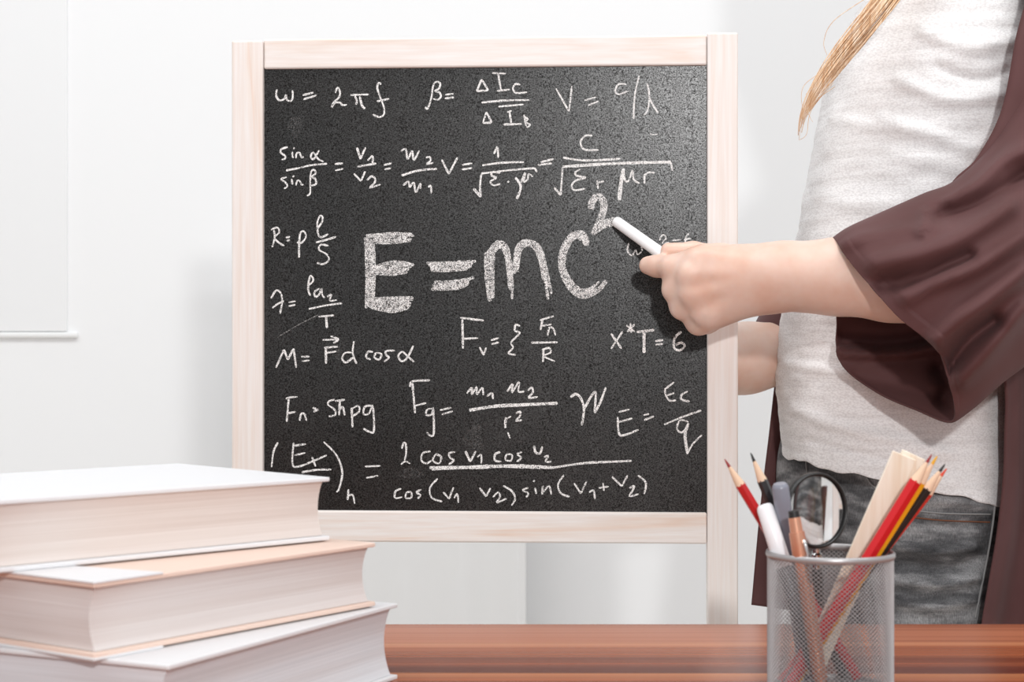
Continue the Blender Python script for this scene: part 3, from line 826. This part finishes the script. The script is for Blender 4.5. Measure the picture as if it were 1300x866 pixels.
for s_ in (-1, 1): cap(Hd+fd*.066+lat*s_*.034-Vector((0, 0, .018)), Hd+fd*.060+lat*s_*.036-Vector((0, 0, .03)), .016, .014, .02)
for s_ in (-1, 1): cap(Hd+lat*s_*.082+Vector((0, 0, .01)), Hd+lat*s_*.084-Vector((0, 0, .025)), .014, .009, .008)
# legs inside the jeans
for a_, b_ in (((.449, 1.822, CZ-.12), (.44, 1.82, .10)), ((.383, 1.918, CZ-.12), (.40, 1.93, .10))): cap(a_, b_, .07, .036, .03)
# near arm
chain([Shn, Shn+(Elb-Shn)*.5, Elb], [.042, .036, .035], .02)
chain([Elb, P(1200, 360, 1.637), P(1130, 354, 1.652), P(1062, 351, 1.664), P(1010, 350, 1.672), P(980, 350, 1.675)],
      [.037, r_(50, 1.64), r_(49.5, 1.65), r_(44, 1.66), r_(36, 1.67), r_(34, 1.675)], .02)
cap(P(1010, 358, 1.690), P(1060, 360, 1.692), .024, .027, .02)
# palm and back of the hand
cap(P(985, 345, 1.676), P(896, 337, 1.682), r_(31, 1.68), r_(24, 1.68), .020)
cap(P(975, 358, 1.680), P(890, 362, 1.684), r_(31, 1.68), r_(25, 1.68), .016)
cap(P(970, 366, 1.684), P(903, 395, 1.692), r_(27, 1.69), r_(24, 1.69), .018)
cap(P(938, 350, 1.694), P(905, 372, 1.700), r_(36, 1.70), r_(34, 1.70), .015)
# tendons and knuckles
for kx, ky, kY in ((884, 326, 1.668), (872, 348, 1.664), (876, 374, 1.667), (892, 399, 1.674)):
    cap(P(kx, ky, kY+.002), P(kx+6, ky, kY+.005), r_(7, 1.67), r_(10, 1.67), .018)
    cap(P(kx+8, ky, kY+.004), P(962, 347+(ky-360)*.28, 1.668), .0042, .0030, .010)
# index finger
chain([P(878, 330, 1.678), P(852, 339, 1.687), P(834, 338, 1.703), P(823, 337, 1.709)], [r_(15, 1.68), r_(14.2, 1.69), r_(13.5, 1.70), r_(11.8, 1.71)], .005)
# middle, ring and little finger: bent in towards the palm
chain([P(872, 352, 1.676), P(856, 368, 1.690), P(868, 374, 1.724), P(890, 371, 1.726)], [r_(14, 1.68), r_(12.8, 1.69), r_(11.5, 1.7), r_(10.5, 1.71)], .011)
chain([P(877, 376, 1.678), P(866, 391, 1.693), P(880, 394, 1.724), P(902, 388, 1.726)], [r_(13.5, 1.68), r_(12.2, 1.69), r_(11, 1.7), r_(10, 1.71)], .011)
chain([P(895, 399, 1.684), P(886, 411, 1.697), P(898, 411, 1.722), P(916, 405, 1.724)], [r_(13, 1.68), r_(11.4, 1.69), r_(10.2, 1.7), r_(9.5, 1.71)], .011)
# thumb above
chain([P(958, 338, 1.694), P(916, 325, 1.706), P(880, 318.5, 1.710), P(848, 317.5, 1.708)], [r_(22, 1.7), r_(15, 1.7), r_(11, 1.7), r_(9.5, 1.7)], .006)
# far arm, its hand holds the back of the board
E2 = P(1046, 441, 1.955)
chain([Shf, Shf+(E2-Shf)*.5, E2], [.042, .038, .036], .03)
W2 = P(880, 474, 1.862)
chain([E2, P(945, 455, 1.905), W2], [.036, r_(41, 1.905), .027], .02)
H2 = P(842, 474, 1.835); cap(W2, H2, .026, .030, .015)
for k_, dy in enumerate((-26, -10, 6, 22)):
    q0 = P(828, 474+dy, 1.826); q1 = P(798-abs(k_-1)*3, 474+dy*1.25, 1.812); q2 = P(780+abs(k_-1)*3, 474+dy*1.35, 1.795)
    chain([q0, q1, q2], [.0095, .0085, .0072], .004)
chain([P(862, 452, 1.842), P(850, 432, 1.826), P(838, 420, 1.802)], [.012, .010, .0085], .006)
fsd = make_sdf(prims)
Vb, Fb = sdf_mesh(fsd, (.05, 1.52, .0), (.75, 2.12, CZ+.72), .0017)
body = obj('body', Vb, Fb, SKIN, per)
EYEW, IRIS, LIPS = mat('eye_white', (235, 232, 230), .2), mat('eye_iris', (70, 62, 52), .2), mat('lip_skin', (196, 124, 118), .4)
for s_ in (-1, 1):
    ec = Hd+fd*.0765+lat*s_*.032+Vector((0, 0, .014))
    V, Fc = lathe(ec-fd*.012, ec+fd*.012, [(.012-.012*math.cos(math.pi*i_/12), max(1e-4, .012*math.sin(math.pi*i_/12))) for i_ in range(13)], 20)
    eo = obj('eye', V, Fc, EYEW, body)
    V, Fc = lathe(ec+fd*.0106, ec+fd*.0124, [(0, .0056), (.0012, .0045), (.0016, .0005)], 18); obj('iris', V, Fc, IRIS, body)
V, Fc = tube([Hd+fd*(.092-.010*abs(t_)**2)+lat*.021*t_-Vector((0, 0, .0555)) for t_ in np.linspace(-1, 1, 11)], [max(.0012, .0048*(1-t_*t_)) for t_ in np.linspace(-1, 1, 11)], 10)
obj('lips', V, Fc, LIPS, body)
sm = body.modifiers.new('smooth', 'SMOOTH'); sm.factor = .5; sm.iterations = 3

# chalk held in the fingers
ct = Bp(782, 281, CH+.0065); ce = P(852, 331, 1.706); cd = (ce-ct).normalized()
CLn = (ce-ct).length+.012
V, Fc = lathe(ct-cd*.001, ce, [(0, .0036), (.0008, .0048), (.003, .0056), (CLn-.002, .0062), (CLn, .0052)], 28)
ck_ = obj('chalk', V, Fc, CHALK_STICK); fix_normals(ck_); sharp(ck_)
ck_['label'] = 'short stick of white chalk held against the board after the raised figure two'; ck_['category'] = 'chalk'

# ridges: soft folds in cloth described along lines
def ridge_fn(lines):
    data = [(cr(p, 110) if len(p) > 2 else np.linspace(p[0], p[1], 60), w, a) for p, w, a in lines]
    def f(px, py):
        out = 0.0
        for pts, w, a in data:
            d2 = ((pts[:, 0]-px)**2+(pts[:, 1]-py)**2).min()
            out += a*math.exp(-d2/(w*w))
        return out
    return f
def project(v): return (650+v[0]/v[1]*F, 433-(v[2]-CZ)/v[1]*F)

# jeans
jp = []
def jc(*a): jp.append(a)
jc((.440, 1.842, CZ-.04), (.440, 1.828, CZ-.17), .066, .082, .03)
jc((.388, 1.905, CZ-.04), (.386, 1.914, CZ-.17), .070, .086, .05)
jc((.416, 1.87, CZ-.04), (.412, 1.865, CZ-.17), .078, .088, .05)
jc((.439, 1.826, CZ-.14), (.422, 1.808, .50), .083, .066, .03)
jc((.424, 1.806, .50), (.44, 1.83, .10), .066, .050, .03)
jc((.384, 1.914, CZ-.14), (.392, 1.91, .50), .086, .064, .03)
jc((.392, 1.91, .50), (.40, 1.935, .10), .064, .048, .03)
Vj, Fj = sdf_mesh(make_sdf(jp), (.2, 1.66, .02), (.65, 2.06, CZ+.08), .004)
jr = ridge_fn([([(1130, 690), (1180, 700), (1235, 695)], 7, .006), ([(1130, 735), (1190, 742), (1240, 733)], 7, .006), ([(1135, 765), (1190, 770), (1235, 762)], 6, .005),
               ([(1040, 620), (1060, 660), (1075, 700)], 8, .004), ([(1140, 715), (1200, 722), (1240, 712)], 6, -.005), ([(1130, 640), (1180, 634), (1245, 640)], 6, .004),
               ([(1160, 660), (1200, 668), (1245, 664)], 5, -.003)])
for i in range(len(Vj)):
    px, py = project(Vj[i])
    if 560 < py < 800 and Vj[i][1] < 1.86: Vj[i][1] -= 1.5*jr(px, py)
jeans = obj('jeans', Vj, Fj, DENIM, per)
bv = BVHTree.FromPolygons([Vector(v) for v in Vj], Fj)
def on_surface(bvh, px, py, lift=.0006):
    d = Vector(((px-650)/F, 1, -(py-433)/F)).normalized(); h = bvh.ray_cast(Vector((0, 0, CZ)), d)
    return h[0]-d*lift if h[0] else None
def stitch(pts, m, name='stitching', r=.0008, parent=jeans, bvh=bv):
    q = [on_surface(bvh, x, y) for x, y in cr(pts, 40)]; q = [p for p in q if p]
    if len(q) > 3:
        V, Fc = tube(q, r, 6); obj(name, V, Fc, m, parent, label=None)
stitch([(1098, 586), (1099, 600), (1105, 613), (1118, 624)], THREAD, 'pocket_edge', .0013)
stitch([(1266, 612), (1261, 660), (1254, 705), (1246, 745), (1238, 785)], THREAD, 'side_seam', .0012)
stitch([(1160, 648), (1200, 652), (1258, 653)], THREAD, 'pocket_stitching')
stitch([(1160, 657), (1200, 661), (1257, 663)], THREAD_O, 'pocket_stitching')
stitch([(1022, 560), (1023, 582), (1025, 606)], THREAD, 'fly_stitching', .0009)
V, Fc = lathe(on_surface(bv, 1090, 590, .0018), on_surface(bv, 1090, 590, -.002), [(0, .0022), (.0008, .0032), (.0030, .0032)], 16); o = obj('rivet', V, Fc, CHROME, jeans); fix_normals(o)

# shoes
for nm, ax_, ay_ in (('shoe', .44, 1.82), ('shoe', .40, 1.93)):
    sp = [((ax_+.02, ay_+.02, .045), (ax_-.08, ay_-.07, .038), .042, .036, .02), ((ax_-.08, ay_-.07, .034), (ax_-.125, ay_-.11, .032), .036, .030, .02), ((ax_, ay_, .05), (ax_, ay_, .09), .044, .046, .02)]
    f0 = make_sdf(sp); f1 = lambda p, f0=f0: np.maximum(f0(p), .002-p[:, 2])
    Vs, Fs = sdf_mesh(f1, (ax_-.2, ay_-.2, -.03), (ax_+.12, ay_+.12, .16), .005)
    obj(nm, Vs, Fs, LEATHER, per)

# white knit top: rings round the torso
TYc = 1.862
rows = [  # py, left px, right px, hy
 (-52, 1170, 1275, .055), (-30, 1140, 1300, .085), (0, 1101, 1320, .105), (45, 1076, 1322, .118), (100, 1054, 1322, .128), (150, 1044, 1322, .130), (200, 1034, 1318, .128),
 (270, 1021, 1312, .124), (320, 1012, 1306, .122), (395, 997, 1294, .122), (440, 992, 1286, .124), (480, 989, 1280, .126), (515, 992, 1278, .127), (550, 996, 1278, .132), (580, 999, 1278, .134)]
R = cr(rows, 130); nv = 160
shr = ridge_fn([([(1120, 150), (1180, 170), (1240, 190)], 6, .004), ([(1140, 100), (1200, 125), (1270, 120)], 7, .005), ([(1170, 40), (1230, 60), (1290, 50)], 7, .006),
                ([(1130, 195), (1180, 205), (1225, 215)], 6, .004), ([(1190, 85), (1240, 100), (1280, 90)], 6, -.005), ([(1060, 150), (1110, 160), (1160, 168)], 6, .003),
                ([(1010, 520), (1080, 545), (1200, 575)], 7, .004), ([(1000, 460), (1050, 470), (1080, 475)], 6, .003), ([(1040, 250), (1090, 262), (1140, 258)], 6, .003),
                ([(1030, 560), (1110, 580), (1200, 598)], 4, -.003)])
SV = []
for i, (py, L_, R_, hy) in enumerate(R):
    cx = (L_+R_)/2; hx = (R_-L_)/2*TYc/F; c0 = P(cx, py, TYc)
    low = max(0, (py-430)/150)
    for j in range(nv):
        a = 2*math.pi*j/nv; ca, sa = math.cos(a), math.sin(a)
        e = 2/2.35
        x = hx*math.copysign(abs(ca)**e, ca); y = hy*math.copysign(abs(sa)**e, sa)
        tilt = -(x/hx+1)*.5*.050*low**1.3
        z = c0.z+tilt+(.0016*math.sin(a*9+1)+.0008*math.sin(a*23))*low**4
        v = Vector((c0.x+x, TYc+y, z))
        wob = .0018*mnoise.noise(Vector((v.x*30, v.y*30, v.z*60)))+.0008*mnoise.noise(Vector((v.x*90, v.y*90, v.z*200)))
        if sa < 0:
            px, py2 = project(v); wob += shr(px, py2)
        n_ = Vector((ca, sa, 0)); v = v+n_*wob
        SV.append(v)
o = obj('knit_top', SV, grid_faces(len(R), nv, True), KNIT, per); fix_normals(o)
m_ = o.modifiers.new('thick', 'SOLIDIFY'); m_.thickness = .0022; m_.offset = 0

# ---- cardigan
def cloth(name, V, faces, parent, th=.0022, sub=0):
    o = obj(name, V, faces, CARDI, parent); fix_normals(o)
    m = o.modifiers.new('thick', 'SOLIDIFY'); m.thickness = th; m.offset = 0
    return o
# back panel (carries the other pieces): wraps the back from the near side to the far side
BV = []; nr, nc = 70, 70
for i in range(nr):
    s = i/(nr-1); z = CZ+.335-s*.72
    for j in range(nc):
        t = j/(nc-1); a = math.radians(-35+t*132)
        rx, ry = .150+.02*s, .150+.03*s
        top = max(0, 1-s*8)
        x = .44+rx*math.cos(a)*(1-.25*top); y = TYc+.005+ry*math.sin(a)*(1-.25*top)
        y += .008*math.sin(a*9)*s; x += .006*math.sin(a*11+1)*s
        BV.append((x, y, z+.05*top))
cg = cloth('cardigan', BV, grid_faces(nr, nc), per)
# near front panel
fe = [(1218, -52, 1.84), (1272, -40, 1.775), (1303, -14, 1.72), (1290, 50, 1.69), (1272, 140, 1.685), (1241, 200, 1.682), (1206, 240, 1.685), (1215, 320, 1.69), (1250, 430, 1.71), (1275, 480, 1.722), (1276, 560, 1.725), (1274, 612, 1.726), (1266, 680, 1.728), (1255, 745, 1.728), (1246, 800, 1.728), (1238, 880, 1.73)]
q = cr(fe, 110); NV_ = []; nc = 36
for i in range(len(q)):
    f0 = P(*q[i]); s = i/(len(q)-1)
    for j in range(nc):
        t = j/(nc-1)
        b_ = min(1, max(0, (s-.3)/.2)); e = Vector((.60+.035*s, 1.84+.07*b_, f0.z+.01*t)); mid = Vector((.59*(1-b_)+(f0.x+.036)*b_, f0.y-.025+.072*b_, f0.z)); u_ = max(0, 1-s/.13); e = e*(1-u_)+Vector((.51, 1.955, CZ+.385))*u_; mid = mid*(1-u_)+(f0+e)*.5*u_
        p = f0*(1-t)**2+mid*2*t*(1-t)+e*t*t
        p.y += .006*math.sin(t*14+s*3)*min(1, t*4)
        if j == 0: p.y += .002
        NV_.append(p)
cloth('front_panel', NV_, grid_faces(len(q), nc), cg)
# far front panel, seen beyond the top at the left
fe = [(1085, 250, 1.97), (1030, 380, 1.95), (993, 436, 1.938), (985, 480, 1.93), (976, 555, 1.925), (964, 655, 1.92), (954, 768, 1.915)]
q = cr(fe, 90); NV_ = []; nc = 30
for i in range(len(q)):
    f0 = P(*q[i]); s = i/(len(q)-1)
    for j in range(nc):
        t = j/(nc-1)
        px = q[i][0]+t*(135-20*s); Y = q[i][2]-.035*math.sin(t*5.2)*s*(1-t)+t*.14
        NV_.append(P(px, q[i][1]+t*16*s, Y))
cloth('front_panel', NV_, grid_faces(len(q), nc), cg)
# far sleeve
rows = [(-40, 1125, 1245, 0), (100, 1078, 1205, 0), (200, 1052, 1182, 0), (300, 1030, 1155, 0), (350, 1006, 1122, .2), (390, 972, 1108, .6), (412, 959, 1100, 1)]
R = cr(rows, 60); FV = []; nv = 40
for py, L_, R_, tl in R:
    for j in range(nv):
        a = 2*math.pi*j/nv; u = math.cos(a)
        px = (L_+R_)/2+(R_-L_)/2*u; Y = 1.960+.070*math.sin(a)
        FV.append(P(px, py+tl*(u+1)*.5*90, Y))
cloth('sleeve', FV, grid_faces(len(R), nv, True), cg)
# near sleeve: wide bell sleeve, ring by ring from the hem to the shoulder
rings = [
 [(1057,303,1.660),(1082,336,1.610),(1138,400,1.578),(1187,441,1.572),(1203,478,1.590),(1210,534,1.622),(1160,519,1.668),(1110,496,1.70),(1066,459,1.722),(1062,405,1.732),(1058,350,1.715)],
 [(1078,289,1.660),(1104,318,1.602),(1165,382,1.566),(1212,425,1.562),(1222,470,1.585),(1216,532,1.625),(1168,518,1.668),(1120,494,1.702),(1082,456,1.722),(1082,400,1.734),(1080,340,1.715)],
 [(1120,270,1.668),(1160,308,1.592),(1205,352,1.556),(1246,400,1.556),(1256,448,1.580),(1240,514,1.628),(1190,506,1.668),(1150,484,1.702),(1122,446,1.724),(1118,386,1.734),(1118,320,1.715)],
 [(1172,247,1.668),(1208,285,1.590),(1245,325,1.556),(1280,370,1.558),(1290,415,1.582),(1276,482,1.632),(1235,480,1.668),(1200,460,1.70),(1178,420,1.722),(1170,360,1.732),(1170,300,1.715)],
 [(1214,229,1.672),(1246,255,1.600),(1280,290,1.570),(1312,330,1.572),(1322,375,1.592),(1318,448,1.640),(1285,452,1.672),(1255,430,1.70),(1232,390,1.722),(1220,335,1.732),(1214,280,1.718)],
 [(1262,180,1.690),(1290,205,1.630),(1318,240,1.602),(1345,280,1.602),(1356,325,1.622),(1362,400,1.668),(1335,405,1.695),(1305,380,1.72),(1282,340,1.742),(1268,285,1.75),(1262,230,1.738)],
 [(1300,98,1.715),(1322,130,1.665),(1348,168,1.640),(1372,212,1.642),(1385,262,1.662),(1394,330,1.705),(1372,335,1.735),(1342,310,1.76),(1320,265,1.78),(1306,210,1.785),(1300,152,1.77)],
 [(1330,-5,1.745),(1350,40,1.705),(1372,82,1.688),(1396,128,1.692),(1410,178,1.715),(1420,235,1.76),(1400,240,1.79),(1372,215,1.81),(1350,170,1.822),(1336,110,1.82),(1330,50,1.80)],
]
c7 = np.mean(np.array(rings[-1]), 0)
for c8, sc8 in (((1360, 26, 1.80), .96), ((1322, -22, 1.83), .62), ((1285, -55, 1.86), .45)):
    rings.append([tuple(np.array(c8)+(np.array(q_)-c7)*np.array([sc8, sc8, sc8])) for q_ in rings[7]])
m0 = [cr(r, 120, True) for r in rings]
full = np.stack(m0)                      # rings x 120 x 3
dense = np.stack([cr([tuple(full[k, j]) for k in range(len(rings))], 140) for j in range(120)], 1)
slr = ridge_fn([
 ([(1062,312),(1110,300),(1160,292),(1200,286)], 9, .006),
 ([(1172,252),(1176,275),(1172,298)], 8, .008),
 ([(1110,335),(1160,322),(1220,300),(1280,262)], 12, .012),
 ([(1120,362),(1170,352),(1230,325)], 9, -.010),
 ([(1150,378),(1190,358),(1240,338),(1300,300)], 9, .010),
 ([(1190,432),(1216,408),(1250,384),(1300,345)], 11, .014),
 ([(1205,248),(1240,232),(1270,205),(1300,190)], 10, .012),
 ([(1195,275),(1240,262),(1300,222)], 11, -.014),
 ([(1222,480),(1250,452),(1280,415),(1300,392)], 12, .014),
 ([(1205,465),(1230,432),(1262,408)], 11, -.014),
 ([(1262,165),(1280,125),(1300,98)], 9, .008),
])
slin = ridge_fn([([(1066,447),(1110,449),(1150,448),(1195,440)], 6, .016), ([(1070,432),(1120,436),(1180,428)], 9, -.012), ([(1090,478),(1140,492),(1190,505)], 12, -.006), ([(1195,470),(1205,490),(1200,510)], 13, -.02)])
SLV = []
for i in range(140):
    for j in range(120):
        px, py, Y = dense[i, j]
        hem = .0016 if i < 9 else 0
        th = j/120*11
        if .5 < th < 4.6: Y -= 1.5*slr(px, py)*min(1, i/5+.35)+hem
        elif th >= 5.2: Y -= slin(px, py)
        Y += .0022*mnoise.noise(Vector((px*.022, py*.022, th)))
        SLV.append(P(px, py, Y))
slv = cloth('sleeve', SLV, grid_faces(140, 120, True), cg, .002)

# hair: a lock falling in front of the top, and the hair on the head
HV, HF = [], []
def strand(pts, r0, r1, n=26):
    q = cr(pts, n); rad = [r0+(r1-r0)*(i/(n-1))**1.3 for i in range(n)]
    V, Fc = tube([P(*p) for p in q], rad, 5); b = len(HV); HV.extend(V); HF.extend([tuple(x+b for x in f) for f in Fc])
random.seed(11)
PATH = [(1172, -70), (1124, 0), (1083, 52), (1055, 87), (1032, 121), (1019, 149), (1014, 180)]
SPR = [1.2, 1.05, 1.0, .85, .6, .3, .1]
for k in range(95):
    g = max(-1.9, min(1.9, random.gauss(0, 1))); w = 6.0*g; yj = 1.715+.009*random.uniform(-1, 1)
    ph = random.uniform(0, 6); fr = 1-.5*random.random()**.8
    full_ = [(x+w*m_+2.0*math.sin(ph+i_*1.1)*m_, y+w*.55*m_, yj+(.03 if i_ == 0 else 0)) for i_, ((x, y), m_) in enumerate(zip(PATH, SPR))]
    q_ = cr(full_, 40)[:max(18, int(40*min(1, fr)))]
    strand([tuple(v_) for v_ in q_], .00085, .0002, 30)
for pts in ([(1112,-10),(1060,25),(1046,52),(1050,70)], [(1110,-5),(1052,80),(1020,110),(1019,140)], [(1100,10),(1056,70),(1042,96),(1023,120)], [(1058,105),(1030,140),(1024,170),(1014,178)], [(1060,110),(1026,135),(1028,148),(1032,155)]):
    strand([(x, y, 1.715) for x, y in pts], .0004, .0002)
hc = [(Hd+Vector((0, 0, .045))-fd*.035, Hd+Vector((0, 0, .045))+fd*.005, .092, .088, .02)]
for s_ in (-1, 1):
    hc.append((Hd+lat*s_*.062-fd*.015+Vector((0, 0, .05)), Hd+lat*s_*.075-fd*.035-Vector((0, 0, .12)), .042, .030, .03))
hc.append((Hd-fd*.06+Vector((0, 0, .03)), Hd-fd*.075-Vector((0, 0, .20)), .07, .055, .03))
nearlock = P(1165, -75, 1.75)
hc.append((Hd+lat*.07-fd*.01-Vector((0, 0, .06)) if False else Hd+fd*.01+lat*(-.08)-Vector((0, 0, .02)), nearlock, .026, .012, .02))
fh = make_sdf(hc)
fhair = lambda p: np.maximum(fh(p), -(np.sqrt(((p-np.array(Hd+fd*.085-Vector((0, 0, .03))))**2).sum(1))-.068))
Vh, Fh = sdf_mesh(fhair, (.2, 1.6, CZ+.2), (.75, 2.15, CZ+.8), .004)
hair = obj('hair', Vh, Fh, HAIR, per)
lk = obj('hair_lock', HV, HF, HAIR, hair, label='long blond lock hanging in front of the top')
